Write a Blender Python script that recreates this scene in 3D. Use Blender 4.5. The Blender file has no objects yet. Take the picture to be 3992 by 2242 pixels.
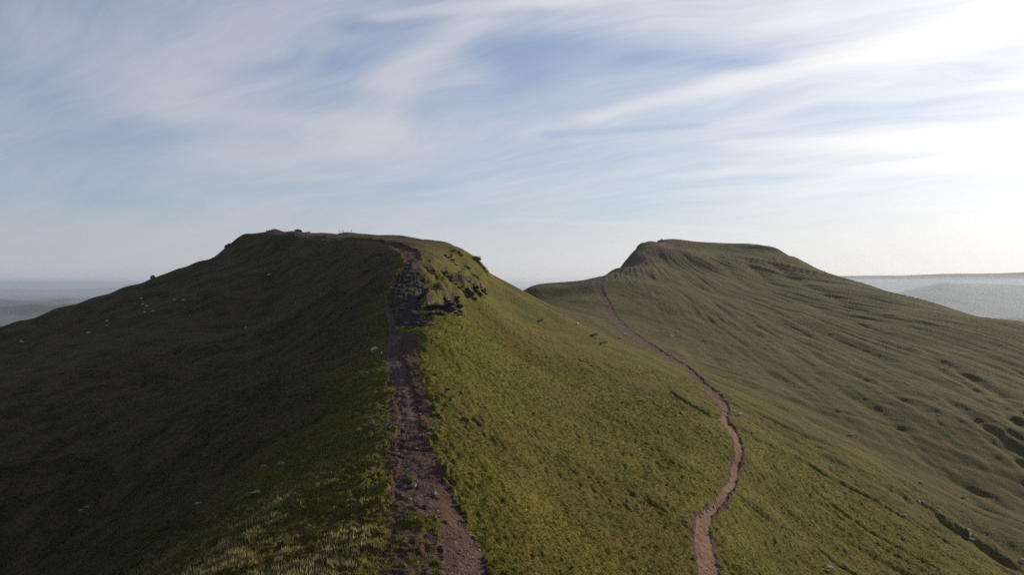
import bpy, bmesh, math, random
import numpy as np
from mathutils import Vector, Matrix
R = math.radians
random.seed(7); rng = np.random.default_rng(11)
DENO = False
scene = bpy.context.scene
C = scene.collection

# ------------------------------------------------------------------ camera, sky, sun, exposure
CZ = 520.0                                   # height of the eye above the valley datum, metres
F = 3040.0; CX = 1996.0; HY = 1105.0         # focal length / principal column / horizon row, in photo pixels
SUN_AZ, SUN_EL = R(54), R(18)
SUN = Vector((math.sin(SUN_AZ)*math.cos(SUN_EL), math.cos(SUN_AZ)*math.cos(SUN_EL), math.sin(SUN_EL)))

cam_d = bpy.data.cameras.new("camera"); cam = bpy.data.objects.new("camera", cam_d); C.objects.link(cam)
cam_d.sensor_width = 36; cam_d.lens = 36*F/3992
cam_d.clip_start = 0.5; cam_d.clip_end = 250000
cam.location = (0, 0, CZ)
cam.rotation_euler = (R(90)-math.atan((1121-HY)/F), 0, 0)
scene.camera = cam
scene.render.engine = 'CYCLES'
scene.view_settings.view_transform = 'Standard'
scene.view_settings.look = 'None'
scene.view_settings.exposure = 0.05
scene.view_settings.gamma = 1.0
scene.cycles.use_denoising = DENO
scene.cycles.max_bounces = 5
scene.cycles.diffuse_bounces = 2
scene.cycles.volume_bounces = 1
scene.cycles.transparent_max_bounces = 8
scene.cycles.volume_max_steps = 256

world = bpy.data.worlds.new("World"); scene.world = world; world.use_nodes = True
class NT:
    def __init__(s, nt): s.nt = nt; s.N = nt.nodes; s.L = nt.links
    def n(s, t, **k):
        nd = s.N.new(t)
        for a, b in k.items(): setattr(nd, a, b)
        return nd
    def put(s, sock, v):
        if hasattr(v, 'is_linked') or isinstance(v, bpy.types.NodeSocket): s.L.new(v, sock)
        elif v is not None: sock.default_value = v
    def m(s, op, a, b=None, c=None, clamp=False):
        nd = s.n('ShaderNodeMath', operation=op, use_clamp=clamp)
        s.put(nd.inputs[0], a)
        if b is not None: s.put(nd.inputs[1], b)
        if c is not None: s.put(nd.inputs[2], c)
        return nd.outputs[0]
    def v(s, op, a, b=None, out=0):
        nd = s.n('ShaderNodeVectorMath', operation=op); s.put(nd.inputs[0], a)
        if b is not None:
            if op == 'SCALE': s.put(nd.inputs['Scale'], b)
            else: s.put(nd.inputs[1], b)
        return nd.outputs['Value' if op in ('DOT_PRODUCT', 'LENGTH', 'DISTANCE') else 0]
    def noise(s, vec, scale, detail=3, rough=.5, dist=0.0, dims='3D'):
        nd = s.n('ShaderNodeTexNoise', noise_dimensions=dims); s.put(nd.inputs['Vector'], vec)
        nd.inputs['Scale'].default_value = scale; nd.inputs['Detail'].default_value = detail
        nd.inputs['Roughness'].default_value = rough; nd.inputs['Distortion'].default_value = dist
        return nd.outputs[0]
    def step(s, x, a, b, lo=0.0, hi=1.0):
        nd = s.n('ShaderNodeMapRange', interpolation_type='SMOOTHSTEP'); s.put(nd.inputs[0], x)
        for i, q in zip((1, 2, 3, 4), (a, b, lo, hi)): nd.inputs[i].default_value = q
        return nd.outputs[0]
    def mix(s, f, a, b):
        nd = s.n('ShaderNodeMix', data_type='RGBA'); s.put(nd.inputs[0], f)
        for i, q in ((6, a), (7, b)):
            s.put(nd.inputs[i], tuple(q)+(1,) if isinstance(q, (tuple, list)) and len(q) == 3 else q)
        return nd.outputs[2]
    def mapv(s, vec, rot=(0, 0, 0), scale=(1, 1, 1), loc=(0, 0, 0)):
        nd = s.n('ShaderNodeMapping'); s.put(nd.inputs[0], vec)
        nd.inputs['Rotation'].default_value = rot; nd.inputs['Scale'].default_value = scale; nd.inputs['Location'].default_value = loc
        return nd.outputs[0]

    def aniso(s, vec, deg, along, across, loc=(0, 0, 0)):
        """coordinates turned so that features run along the direction deg, then stretched"""
        r = s.mapv(vec, rot=(0, 0, R(-deg)), loc=loc); return s.v('MULTIPLY', r, (along, across, 1))

def build_world():
    t = NT(world.node_tree); t.N.clear()
    out = t.n('ShaderNodeOutputWorld')
    sky = t.n('ShaderNodeTexSky', sky_type='NISHITA', sun_disc=False)
    sky.sun_elevation = SUN_EL; sky.sun_rotation = SUN_AZ; sky.altitude = 800
    sky.air_density = 1.0; sky.dust_density = 0.8; sky.ozone_density = 1.5
    d = t.v('NORMALIZE', t.n('ShaderNodeTexCoord').outputs['Generated'])
    sep = t.n('ShaderNodeSeparateXYZ'); t.put(sep.inputs[0], d)
    K = .13                                                     # the cirrus sheet, seen from below
    zz = t.m('ADD', t.m('MAXIMUM', sep.outputs[2], 0.0), K)
    cv = t.n('ShaderNodeCombineXYZ'); t.put(cv.inputs[0], t.m('DIVIDE', sep.outputs[0], zz)); t.put(cv.inputs[1], t.m('DIVIDE', sep.outputs[1], zz))
    p = cv.outputs[0]
    wn = t.n('ShaderNodeTexNoise'); t.put(wn.inputs['Vector'], t.mapv(p, scale=(.5, .5, 1))); wn.inputs['Scale'].default_value = 1.3; wn.inputs['Detail'].default_value = 3
    warp = t.v('SCALE', t.v('SUBTRACT', wn.outputs[1], (.5, .5, .5)), 1.0)
    pw = t.v('ADD', p, warp)
    big = t.noise(t.aniso(pw, -46, .5, 1.0, (3.1, 1.7, 0)), 1.05, 3, .5)
    mid = t.noise(t.aniso(pw, -44, .40, 1.7, (9.1, 4.7, 0)), 1.9, 5, .58)
    fine = t.noise(t.aniso(pw, -36, .22, 3.2), 2.8, 7, .66)
    hair = t.noise(t.aniso(pw, -28, .16, 7.0, (2, 5, 0)), 3.2, 6, .7)
    cover = t.m('ADD', t.m('ADD', t.m('MULTIPLY', big, .50), t.m('MULTIPLY', hair, .11)), t.m('ADD', t.m('MULTIPLY', mid, .34), t.m('MULTIPLY', fine, .17)))
    def seg(a, b, w0, w1):                                      # soft streak between two directions on the cloud sheet
        q = []
        for (px, py) in (a, b):
            dx, dz = (px-CX)/F, (HY-py)/F; L = math.sqrt(1+dx*dx+dz*dz); q.append((dx/L/(dz/L+K), 1/L/(dz/L+K), 0))
        A, B = Vector(q[0]), Vector(q[1]); D = B-A; Ln = D.length; D.normalize()
        r = t.v('SUBTRACT', t.v('ADD', p, t.v('SCALE', warp, .22)), tuple(A))
        s_ = t.m('DIVIDE', t.v('DOT_PRODUCT', r, tuple(D)), Ln, clamp=True)
        e = t.v('LENGTH', t.v('SUBTRACT', r, t.v('SCALE', tuple(D*Ln), s_)))
        w = t.m('ADD', w0, t.m('MULTIPLY', s_, w1-w0))
        g = t.m('DIVIDE', e, w); return t.m('POWER', 2.718, t.m('MULTIPLY', t.m('MULTIPLY', g, g), -1.0))
    STREAKS = [  # (start, end, width at start, width at end, strength): the plainest streaks and blue gaps of the cirrus sheet
        ((1500, 70), (2500, -20), .05, .09, .22), ((1500, 330), (1830, 90), .10, .07, .18), ((1850, 330), (1350, 560), .12, .20, .12),
        ((2300, 455), (3650, 165), .05, .12, .17), ((2900, 560), (4100, 545), .12, .18, .20), ((2600, 690), (3992, 640), .06, .10, .10),
        ((2000, 860), (3300, 930), .06, .08, .12), ((300, 200), (900, 620), .25, .25, .08), ((2200, 110), (3100, 60), .05, .12, .10),
        ((1100, 640), (2300, 480), .22, .18, .10), ((700, 440), (1500, 500), .12, .12, .10),
        ((1380, 105), (2100, 45), .05, .04, -.17), ((1900, 190), (3000, 260), .11, .07, -.13), ((1650, 430), (2050, 270), .10, .12, -.11),
        ((850, 280), (1250, 235), .07, .09, -.11), ((0, 330), (550, 520), .18, .18, -.07), ((2150, 525), (2700, 490), .05, .04, -.12),
        ((900, 740), (1600, 720), .12, .10, -.07), ((2900, 535), (3700, 520), .05, .05, -.08), ((0, 740), (600, 790), .2, .2, -.06)]
    for a, b, w0, w1, k in STREAKS:
        cover = t.m('ADD', cover, t.m('MULTIPLY', seg(a, b, w0, w1), k*.85))
    ang = t.m('ARCCOSINE', t.v('DOT_PRODUCT', d, tuple(SUN)))
    rear = t.step(sep.outputs[1], -.6, .45, .25, 1.0)                # unseen cloud thinned behind the viewer to lower the sky fill
    near = t.m('POWER', 2.718, t.m('MULTIPLY', t.m('MULTIPLY', ang, ang), -1/(2*.36**2)))     # thin ice cloud scatters forward, towards the sun
    wide = t.m('POWER', 2.718, t.m('MULTIPLY', t.m('MULTIPLY', ang, ang), -1/(2*.85**2)))
    cover = t.m('ADD', cover, t.m('MULTIPLY', near, .08))
    dens = t.m('MULTIPLY', t.step(cover, .30, .84, 0.10, .95), rear)
    bright = t.m('ADD', t.m('ADD', .43, t.m('MULTIPLY', wide, .42)), t.m('MULTIPLY', near, .60))
    ccol = t.mix(wide, (.88, .94, 1.09), (1.03, 1.0, .97))
    cl = t.v('SCALE', ccol, bright)
    skyc = t.v('MULTIPLY', t.v('SCALE', sky.outputs[0], SKYK), (1.0, .98, 1.0))
    skyc = t.v('ADD', skyc, (.07, .09, .16))
    full = t.mix(dens, skyc, cl)
    # low band of distant haze above the horizon
    low = t.m('MULTIPLY', t.step(sep.outputs[2], 0.0, .11, .6, 0.0), rear)
    hz = t.mix(wide, (.35, .375, .46), (.92, .90, .88))
    full = t.mix(low, full, hz)
    bg = t.n('ShaderNodeBackground'); t.put(bg.inputs[0], t.v("SCALE", full, 1/WSTR)); bg.inputs[1].default_value = WSTR
    t.L.new(bg.outputs[0], out.inputs[0])
SKYK = 0.075; WSTR = 0.1
build_world()

sd = bpy.data.lights.new("sun", 'SUN'); sd.energy = 5.0; sd.angle = R(0.5); sd.color = (1.0, .87, .66)
so = bpy.data.objects.new("sun", sd); C.objects.link(so)
so.rotation_euler = (-SUN).to_track_quat('-Z', 'Y').to_euler()
so.location = (0, 0, CZ+60)

# ------------------------------------------------------------------ shape of the mountain
# (px, py, forward distance): measured on the photograph, turned into metres
CP=[ # ridge spine with eroded path
(1850,2600,45),(1750,2242,62),(1650,2000,80),(1610,1800,97),(1590,1620,115),(1555,1500,137),(1535,1400,158),(1515,1300,184),
(1500,1210,208),(1520,1130,224),(1570,1060,238),(1610,1000,252),(1560,968,282),(1480,945,312),(1350,925,365),(1200,914,420),
(1070,907,440),(985,910,432),
# plateau edge on the left
(1070,912,415),(1190,922,385),(1300,938,352),(1430,956,312),(1520,985,275),(1565,1030,246),
# plateau skyline and right shoulder
(1330,913,450),(1450,917,452),(1600,926,440),(1700,938,415),(1760,949,395),(1815,980,375),(1862,1010,362),(1898,1055,362),(1930,1085,375),(1985,1109,425),
(1700,965,310),(1600,945,350),(1680,1000,265),(1760,1010,300),(1800,1060,292),(1700,1090,240),(1850,1090,318),
(1675,1150,212),(1680,1220,193),(1668,1300,168),(1675,1400,150),(1680,1500,130),(1690,1620,112),(1780,1165,256),(1880,1125,305),(1790,1230,244),(1890,1170,290),(1950,1130,330),
# right flank
(1800,1300,218),(1950,1250,262),(2100,1185,335),(2250,1262,330),(2000,1400,212),(1750,1450,160),(1700,1650,118),(1760,1850,93),(1800,2050,79),
(1900,1700,122),(2000,1550,165),(2250,1450,235),(2530,1555,232),(2400,1700,175),(2200,1900,129),(2050,2242,84),(2350,2242,101),
(2000,1850,112),(2480,2050,124),
# far path
(2790,2500,98),(2750,2242,121),(2740,2080,138),(2840,1930,164),(2890,1750,198),(2840,1630,236),(2720,1500,275),(2600,1395,330),(2545,1350,375),
(2430,1260,460),(2360,1170,560),(2335,1095,660),(2150,1150,620),(2200,1200,520),(2400,1330,360),
# saddle skyline
(2080,1114,700),(2200,1106,715),(2330,1080,715),
# far hill
(2400,1047,760),(2455,1000,830),(2470,980,870),(2482,960,900),(2520,943,940),(2575,938,1000),(2700,942,1010),(2850,948,1000),(2950,955,990),(3030,969,960),
(3100,1003,910),(3200,1053,850),(3300,1086,810),(3400,1116,770),(3600,1172,690),(3800,1232,620),(3900,1253,590),(3992,1265,560),(4200,1300,520),
(2600,960,930),(2550,1000,830),(2480,1040,760),(2700,965,945),(2900,975,945),(3010,990,930),
(2650,1040,800),(2800,1040,810),(2950,1050,820),(3100,1090,780),(2450,1100,640),(2700,1120,680),(2900,1150,670),(3100,1200,620),(3300,1200,620),
(2600,1220,540),(2800,1260,510),(3000,1320,470),(3200,1380,430),(3500,1330,480),(3700,1370,450),(3992,1420,430),
(2690,1330,435),(2900,1450,350),(3100,1550,320),(3400,1550,340),(3700,1600,330),(3992,1700,310),
(3000,1700,250),(3200,1850,232),(3500,1900,245),(3800,1950,262),(3992,2100,240),(3050,2000,190),(3050,2242,155),(3300,2242,168),(3600,2242,190),(3992,2242,222),
(4300,2000,270),(4300,2500,190),(3500,2600,130),
# left flank
(1300,2242,66),(1300,2000,84),(1400,1800,100),(1180,1800,109),(750,2242,78),(1450,1620,117),(1000,2242,70),(1050,2000,90),(850,1950,105),(500,2242,97),(0,2242,148),(-400,2300,150),(400,1900,160),(0,1800,190),(-300,1500,260),
(1100,1700,135),(1200,1500,158),(1400,1400,168),(800,1550,190),(400,1550,222),(600,1320,272),(300,1350,295),(85,1335,322),(0,1450,275),
(960,1272,296),(1300,1300,215),(1150,1300,245),(1400,1250,205),(1430,1130,238),(1450,1050,262),(1350,1020,305),(1300,1100,270),(1200,1150,290),(1200,1000,345),
(1070,990,385),(1050,1100,340),(980,980,400),(900,1050,375),(800,1150,335),(560,1200,340),(700,1080,385),
(1330,925,398),(1450,930,393),(1600,938,392),(1700,951,378),(1070,921,400),(1450,926,425),(1600,936,415),(2520,955,895),(2575,955,890),(2200,1113,665),(2330,1087,690),(2330,1092,760),
# behind the skyline
(1330,940,510),(1450,945,505),(1600,956,480),(1700,962,450),(1760,985,430),(1815,1015,410),(1862,1050,400),(1898,1095,400),(1985,1150,480),(2040,1135,640),(2200,1130,800),(2330,1110,800),(2400,1080,830),(2455,1040,900),
(3100,1040,980),(3200,1090,930),(3300,1125,890),(3400,1155,850),(3600,1210,770),(3800,1265,700),(3992,1300,640),
# left skyline
(-400,1400,320),(0,1276,350),(300,1186,380),(600,1091,405),(760,1027,415),(868,983,425),(884,960,428),(920,930,430),(955,911,432),
]
# hidden ground, in metres relative to the eye
CW=[(-185,470,-25),(-240,430,-45),(-300,420,-70),(-170,520,-20),(-130,480,22),(-100,560,-30),(-40,560,-20),(-30,640,-45),(0,800,-50),(-250,620,-150),
(60,860,-60),(110,1000,-50),(150,1090,20),(120,940,0),(250,1090,35),(340,1060,25),(400,1000,0),(200,1250,-120),(400,1150,-80),(500,900,-60),(560,700,-90),(480,500,-110),(600,400,-190),
(-420,350,-120),(-400,200,-110),(-300,100,-90),(-200,40,-75),(-100,0,-50),(0,-30,-26),(4,20,-23),(60,0,-60),(150,60,-100),(250,100,-125),(350,200,-140),(0,-150,-30),(150,-100,-110),(-150,-100,-75),
(-700,500,-260),(-600,0,-230),(-500,900,-300),(700,900,-220),(800,200,-280),(400,-200,-240),(-300,-400,-200),(200,-500,-200),(0,1600,-300),(700,1500,-320),(-700,1400,-340)]
def ctrl():
    P=[((a-CX)/F*d,d,(HY-b)/F*d) for a,b,d in CP]+list(CW)
    return np.array(P,float)
def tps_fit(P,lam=0.0):
    S=200.0; X=P[:,:2]/S; n=len(X)
    d2=((X[:,None]-X[None])**2).sum(-1)
    K=np.where(d2>0,.5*d2*np.log(d2+1e-20),0)+lam*np.eye(n)
    A=np.zeros((n+3,n+3)); A[:n,:n]=K; A[:n,n]=1; A[:n,n+1:]=X; A[n,:n]=1; A[n+1:,:n]=X.T
    w=np.linalg.solve(A,np.r_[P[:,2],0,0,0])
    return (X.astype(np.float64),w.astype(np.float64),S)
def tps(M,x,y):
    X,w,S=M; sh=np.shape(x); x=np.ravel(x).astype(np.float64)/S; y=np.ravel(y).astype(np.float64)/S
    out=np.empty(x.size,np.float64); n=len(X)
    for i in range(0,x.size,40000):
        a=x[i:i+40000,None]-X[:,0]; b=y[i:i+40000,None]-X[:,1]; d2=a*a+b*b+1e-12
        out[i:i+40000]=(.5*d2*np.log(d2))@w[:n]+w[n]+w[n+1]*x[i:i+40000]+w[n+2]*y[i:i+40000]
    return out.reshape(sh)

# ------------------------------------------------------------------ numeric helpers
def sstep(x, a, b):
    t = np.clip((x-a)/(b-a), 0, 1); return t*t*(3-2*t)
def perlin(x, y, seed=0):
    xi = np.floor(x); yi = np.floor(y); fx = x-xi; fy = y-yi
    xi = xi.astype(np.int64); yi = yi.astype(np.int64)
    def g(ix, iy, dx, dy):
        h = (ix*374761393+iy*668265263+seed*974634777) & 0xffffffff
        h = ((h ^ (h >> 13))*1274126177) & 0xffffffff
        a = (h ^ (h >> 16)).astype(np.float64)*(2*math.pi/4294967296.0)
        return np.cos(a)*dx+np.sin(a)*dy
    u = fx*fx*fx*(fx*(fx*6-15)+10); v = fy*fy*fy*(fy*(fy*6-15)+10)
    a = g(xi, yi, fx, fy); b = g(xi+1, yi, fx-1, fy); c = g(xi, yi+1, fx, fy-1); d = g(xi+1, yi+1, fx-1, fy-1)
    return (a+(b-a)*u)*(1-v)+(c+(d-c)*u)*v          # about -0.7 .. 0.7
def poly_sd(px, py, poly, margin=6.0):
    """signed distance to a closed polygon, positive inside, -99 far outside"""
    P = np.asarray(poly); out = np.full(px.shape, -99.0)
    m = (px > P[:, 0].min()-margin) & (px < P[:, 0].max()+margin) & (py > P[:, 1].min()-margin) & (py < P[:, 1].max()+margin)
    x = px[m]; y = py[m]; d2 = np.full(x.shape, 1e9); ins = np.zeros(x.shape, bool)
    for i in range(len(P)):
        ax, ay = P[i]; bx, by = P[(i+1) % len(P)]
        ex, ey = bx-ax, by-ay; L = ex*ex+ey*ey+1e-12
        t = np.clip(((x-ax)*ex+(y-ay)*ey)/L, 0, 1)
        d2 = np.minimum(d2, (x-ax-t*ex)**2+(y-ay-t*ey)**2)
        if ay != by:
            c = ((ay > y) != (by > y)) & (x < (bx-ax)*(y-ay)/(by-ay)+ax); ins ^= c
    out[m] = np.where(ins, 1, -1)*np.sqrt(d2); return out
def line_d(px, py, line, margin):
    P = np.asarray(line); out = np.full(px.shape, 1e3)
    m = (px > P[:, 0].min()-margin) & (px < P[:, 0].max()+margin) & (py > P[:, 1].min()-margin) & (py < P[:, 1].max()+margin)
    x = px[m]; y = py[m]; d2 = np.full(x.shape, 1e6)
    for i in range(len(P)-1):
        ax, ay = P[i]; ex, ey = P[i+1]-P[i]; L = ex*ex+ey*ey+1e-12
        t = np.clip(((x-ax)*ex+(y-ay)*ey)/L, 0, 1); d2 = np.minimum(d2, (x-ax-t*ex)**2+(y-ay-t*ey)**2)
    out[m] = np.sqrt(d2); return out

# ------------------------------------------------------------------ the mountain as one height field on a polar net
az_f = np.arange(R(-37), R(37), R(.056))
side = []; a = R(37); st = R(.2)
while a < R(180)-st: side.append(a); a += st; st = min(st*1.12, R(5))
side = np.array(side)
AZ = np.concatenate([-side[::-1], az_f, side])
rr = [1.5]
while rr[-1] < 2600:
    q = rr[-1]; k = .05 if q < 30 else (.0032 if q < 196 else (.0024 if q < 285 else (.0042 if q < 1080 else .02)))
    rr.append(q*(1+k))
RR = np.array(rr); LR = np.log(RR)
NA, NR = len(AZ), len(RR)
GX = RR[:, None]*np.sin(AZ)[None]; GY = RR[:, None]*np.cos(AZ)[None]
MOD = tps_fit(ctrl(), 3e-4)
Z = tps(MOD, GX, GY)
Z = np.where(Z < -430, -430+(Z+430)*.3, Z)
CELL = np.broadcast_to(np.maximum(RR*R(.056), np.gradient(RR))[:, None], GX.shape)*1.15

_py = HY-F*Z/np.maximum(GY, 1e-3)
_run = np.minimum.accumulate(_py, axis=0)
def cast(px, py):
    """ground point (x, y) seen at a photo pixel on the smooth mountain"""
    j = int(np.argmin(np.abs(AZ-math.atan((px-CX)/F)))); col = _run[:, j]
    i = int(np.argmax(col <= py)); i = max(i, 1)
    if col[i] > py: i = NR-1
    t = (col[i-1]-py)/max(col[i-1]-col[i], 1e-6); r = RR[i-1]+(RR[i]-RR[i-1])*min(max(t, 0), 1)
    a = math.atan((px-CX)/F); return (r*math.sin(a), r*math.cos(a))
def crest(px):
    """skyline ground point of the near hill in this column"""
    a = math.atan((px-CX)/F); r = RR[(RR > 300) & (RR < 520)]; x = r*math.sin(a); y = r*math.cos(a); k = int(np.argmax(samp(Z, x, y)/y)); return (float(x[k]), float(y[k]))
def castl(pts): return np.array([cast(*p) for p in pts])
def band(rows):
    """(row, left column, right column) list -> ground polygon"""
    return castl([(l, y) for y, l, r in rows]+[(r, y) for y, l, r in rows[::-1]])

PATH_NEAR = band([(2500,1730,1990),(2242,1712,1905),(2150,1712,1878),(2080,1712,1832),(2010,1690,1802),(1985,1620,1790),(1950,1545,1772),(1900,1530,1752),(1850,1525,1730),(1800,1545,1705),
                  (1760,1555,1682),(1720,1560,1665),(1680,1562,1650),(1640,1555,1645),(1600,1560,1640),(1540,1545,1625),(1480,1525,1600),(1420,1508,1590),(1350,1506,1570),(1290,1505,1580)])
STONE = band([(1628,1576,1609),(1590,1566,1603),(1560,1553,1594),(1500,1546,1580),(1440,1532,1562),(1400,1510,1550),(1350,1508,1542),(1300,1517,1546),(1250,1510,1538),(1210,1500,1522),(1180,1499,1516)])
CRAG = band([(1275,1540,1672),(1240,1535,1672),(1205,1520,1655),(1170,1512,1640),(1140,1515,1648),(1125,1520,1670),(1100,1535,1655),(1060,1562,1646),(1030,1580,1648),(1005,1575,1640)])
PATH_TOP = band([(1012,1580,1642),(985,1562,1636),(968,1545,1620),(957,1520,1590),(950,1480,1545)])
PATH_FAR = band([(2500,2740,2870),(2242,2725,2806),(2180,2718,2796),(2120,2705,2778),(2070,2706,2772),(2020,2714,2776),(1985,2745,2800),(1950,2780,2835),(1920,2800,2855),(1890,2825,2870),
                 (1860,2842,2878),(1820,2848,2880),(1780,2858,2891),(1745,2865,2900),(1720,2862,2892),(1690,2848,2880),(1660,2832,2865),(1645,2808,2845),(1625,2808,2840),(1600,2818,2847),
                 (1575,2798,2838),(1540,2772,2815),(1500,2728,2765),(1460,2690,2727),(1420,2648,2680),(1395,2605,2638),(1375,2568,2600),(1345,2508,2548),(1320,2470,2508),(1300,2435,2474),
                 (1275,2410,2444),(1250,2388,2424),(1225,2368,2402),(1190,2352,2384),(1150,2330,2360),(1110,2314,2346),(1092,2306,2362)])
SPARSE = band([(2500,1440,1740),(2242,1450,1720),(2150,1470,1720),(2060,1495,1718),(1990,1500,1700),(1930,1480,1560),(1850,1490,1540),(1760,1500,1570),(1680,1490,1570),(1600,1500,1580),(1540,1510,1560)])
SPARSE2 = band([(1700,1640,1690),(1620,1630,1700),(1560,1600,1680),(1480,1580,1655),(1400,1560,1640),(1300,1560,1640)])
WORN = [band([(1086,2300,2460),(1070,2320,2480),(1058,2350,2500),(1048,2390,2520)]), band([(1000,2530,2640),(975,2530,2660),(955,2540,2670),(945,2560,2640)]),
        band([(1112,2090,2300),(1104,2180,2330),(1092,2260,2370)])]
TRACK = castl([(2390,1070),(2440,1055),(2480,1040),(2530,1015),(2575,990),(2620,968),(2640,955)])
EDGE_TRACK = castl([(1545,955),(1480,948),(1400,940),(1330,934),(1250,926),(1190,918)])
GULLIES = [  # photo polyline, half-width m, depth m
    ([(2854,1654),(2962,1710),(3038,1756),(3146,1808),(3228,1864),(3290,1890),(3420,1960),(3560,2040),(3700,2130)], 1.5, 1.3),
    ([(2854,1910),(2941,1982),(3038,2049),(3136,2115),(3218,2172),(3330,2242),(3420,2300)], 1.1, 1.9),
    ([(2490,1920),(2531,1957),(2577,1987),(2628,2023),(2700,2059)], .9, 1.4),
    ([(2600,1515),(2623,1536),(2680,1572),(2746,1608),(2795,1638)], .9, 1.1),
    ([(2636,1290),(2686,1310),(2752,1338),(2818,1359),(2878,1390),(2927,1419),(2997,1448),(3080,1490),(3200,1545),(3330,1600)], 2.4, 1.0),
    ([(3094,1246),(3178,1283),(3272,1330),(3393,1378),(3500,1430)], 4.5, 2.6),
    ([(3145,1365),(3250,1424),(3360,1476),(3445,1508),(3517,1554),(3595,1593),(3700,1650)], 3.0, 2.4),
    ([(3600,1370),(3660,1400),(3725,1437),(3816,1489),(3914,1547),(3992,1606),(4100,1680)], 3.4, 3.4), ([(3610,1410),(3712,1463),(3836,1534),(3914,1590),(3992,1655),(4100,1730)], 2.8, 2.8),
    ([(3650,1530),(3777,1606),(3836,1652),(3914,1704),(3992,1760),(4100,1830)], 2.6, 2.4), ([(3640,1590),(3784,1665),(3901,1735),(3992,1800),(4100,1880)], 2.4, 2.0),
    ([(3862,1866),(3920,1905),(3992,1950),(4100,2010)], 3.0, 2.6), ([(3540,1740),(3601,1795),(3686,1853),(3784,1905),(3914,1977),(4000,2030)], 2.2, 1.6),
    ([(3595,1970),(3686,2035),(3790,2094),(3881,2166),(3972,2237)], 1.6, 1.3), ([(3505,1890),(3560,1940),(3640,1990),(3720,2060),(3800,2100)], 1.2, .9),
    ([(1822,1400),(1860,1425),(1900,1450)], .5, .5), ([(1905,1650),(1935,1690),(1960,1715)], .4, .35), ([(2440,1130),(2520,1160),(2620,1190)], 2.0, .8),
    ([(2990,1012),(3060,1060),(3160,1120),(3300,1180)], 5, 2.5), ([(2900,1000),(2950,1060),(3060,1130)], 5, 2.2), ([(2780,990),(2840,1060),(2950,1140)], 5, 2.0)]
DRAINS = [([(1380,1605),(1450,1600),(1520,1590),(1560,1578),(1605,1568)], .14, .25), ([(1560,1738),(1620,1744),(1680,1746),(1760,1752),(1830,1768)], .14, .28),
          ([(1610,1964),(1660,1978),(1720,1985),(1800,1990),(1880,2002),(1920,2025)], .13, .28), ([(2700,2063),(2745,2066),(2795,2068)], .2, .35), ([(2780,1637),(2812,1643),(2850,1645)], .2, .3)]
TURF = [((1640,2035),1.5,.30),((1601,1862),.55,.38),((1704,1932),.45,.35),((1512,1880),.55,.40),((1498,1905),.6,.32),((1745,2028),.35,.25),((1540,1665),.8,.3),((1520,1700),.9,.35),((1480,2000),.6,.25),((1560,2110),.5,.2),((1610,2190),.45,.25),((1500,1960),.5,.2)]
OUTC_ZONE = castl([(1660,1210),(1660,1120),(1690,1070),(1760,1090),(1850,1095),(1890,1120),(1880,1150),(1800,1170),(1780,1205)])

# broad relief
ridge = 1-np.abs(perlin(GX/38+2*perlin(GX/90, GY/90, 3), GY/38, 5))*2.2
far_w = sstep(GY, 380, 560)
SCARPS = [([(1640,1200),(1680,1192),(1725,1188),(1770,1190),(1800,1200)], 3.3, 9), ([(1775,1100),(1808,1128),(1835,1142),(1866,1134),(1892,1108)], 4.0, 10),
          ([(1655,1035),(1690,1066),(1735,1083),(1765,1106),(1800,1130)], 1.9, 7), ([(1715,1000),(1748,1006),(1775,1003)], 1.9, 6), ([(1755,978),(1785,990),(1806,996)], 2.2, 6),
          ([(1690,1105),(1735,1128),(1775,1150)], 1.3, 5), ([(1800,1045),(1818,1050),(1832,1049)], 1.6, 5), ([(1845,1003),(1868,1030),(1893,1058),(1905,1085)], 2.2, 6),
          ([(1690,1222),(1735,1230),(1790,1216)], 1.0, 4), ([(1290,945),(1350,936),(1430,938),(1500,946)], .9, 5), ([(1250,925),(1330,921),(1430,922)], 1.0, 8)]
scarp_m = np.zeros_like(Z)
for pts, hgt, back in SCARPS:
    g = castl(pts); wob = 1.1*perlin(GX/5, GY/5, 301)+.7*perlin(GX/1.9, GY/1.9, 302)
    d = line_d(GX, GY, g, 30); m = d < 900; yy = np.zeros_like(Z)
    o_ = np.argsort(g[:, 0]); yl = np.interp(GX, g[o_, 0], g[o_, 1]); sgn = np.where(GY-yl > 0, 1, -1); s_ = np.where(m, np.minimum(d, 30)*sgn, 30)+wob
    endf = sstep(GX, g[:, 0].min()-1.0, g[:, 0].min()+1.8)*(1-sstep(GX, g[:, 0].max()-1.8, g[:, 0].max()+1.0))*(.7+.8*perlin(GX/3.5, GY/8, 303))
    Z = Z+np.where(m, hgt*endf*sstep(s_, -.15, .75)*np.exp(-np.maximum(s_-.7, 0)/back), 0)
    scarp_m = np.maximum(scarp_m, np.where(m, endf*np.exp(-((s_-.3)/.55)**2), 0)*min(1, hgt/1.5))
hx, hy = GX-150, GY-1010; th = np.arctan2(hx, -hy); rd = np.hypot(hx, hy)
sp = th*9+perlin(GX/160, GY/160, 8)*.22
face = sstep(rd, 60, 220)*sstep(GX, 20, 120)*sstep(GY, 210, 330)
Z = Z+face*((1.5*perlin(sp*1.15, rd/260, 21)+(1.1*perlin(sp*3.2, rd/130, 22)+.9*perlin(sp*8, rd/70, 23)+.5*perlin(sp*18, rd/40, 24))*np.clip(.55+1.6*perlin(GX/110, GY/110, 9), .1, 1.3))+1.0*(np.abs(perlin(GX/17, GY/17, 26))-.2)*.35+.35*perlin(GX/9, GY/9, 27)*sstep(9/CELL, 1.8, 3.6))
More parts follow.
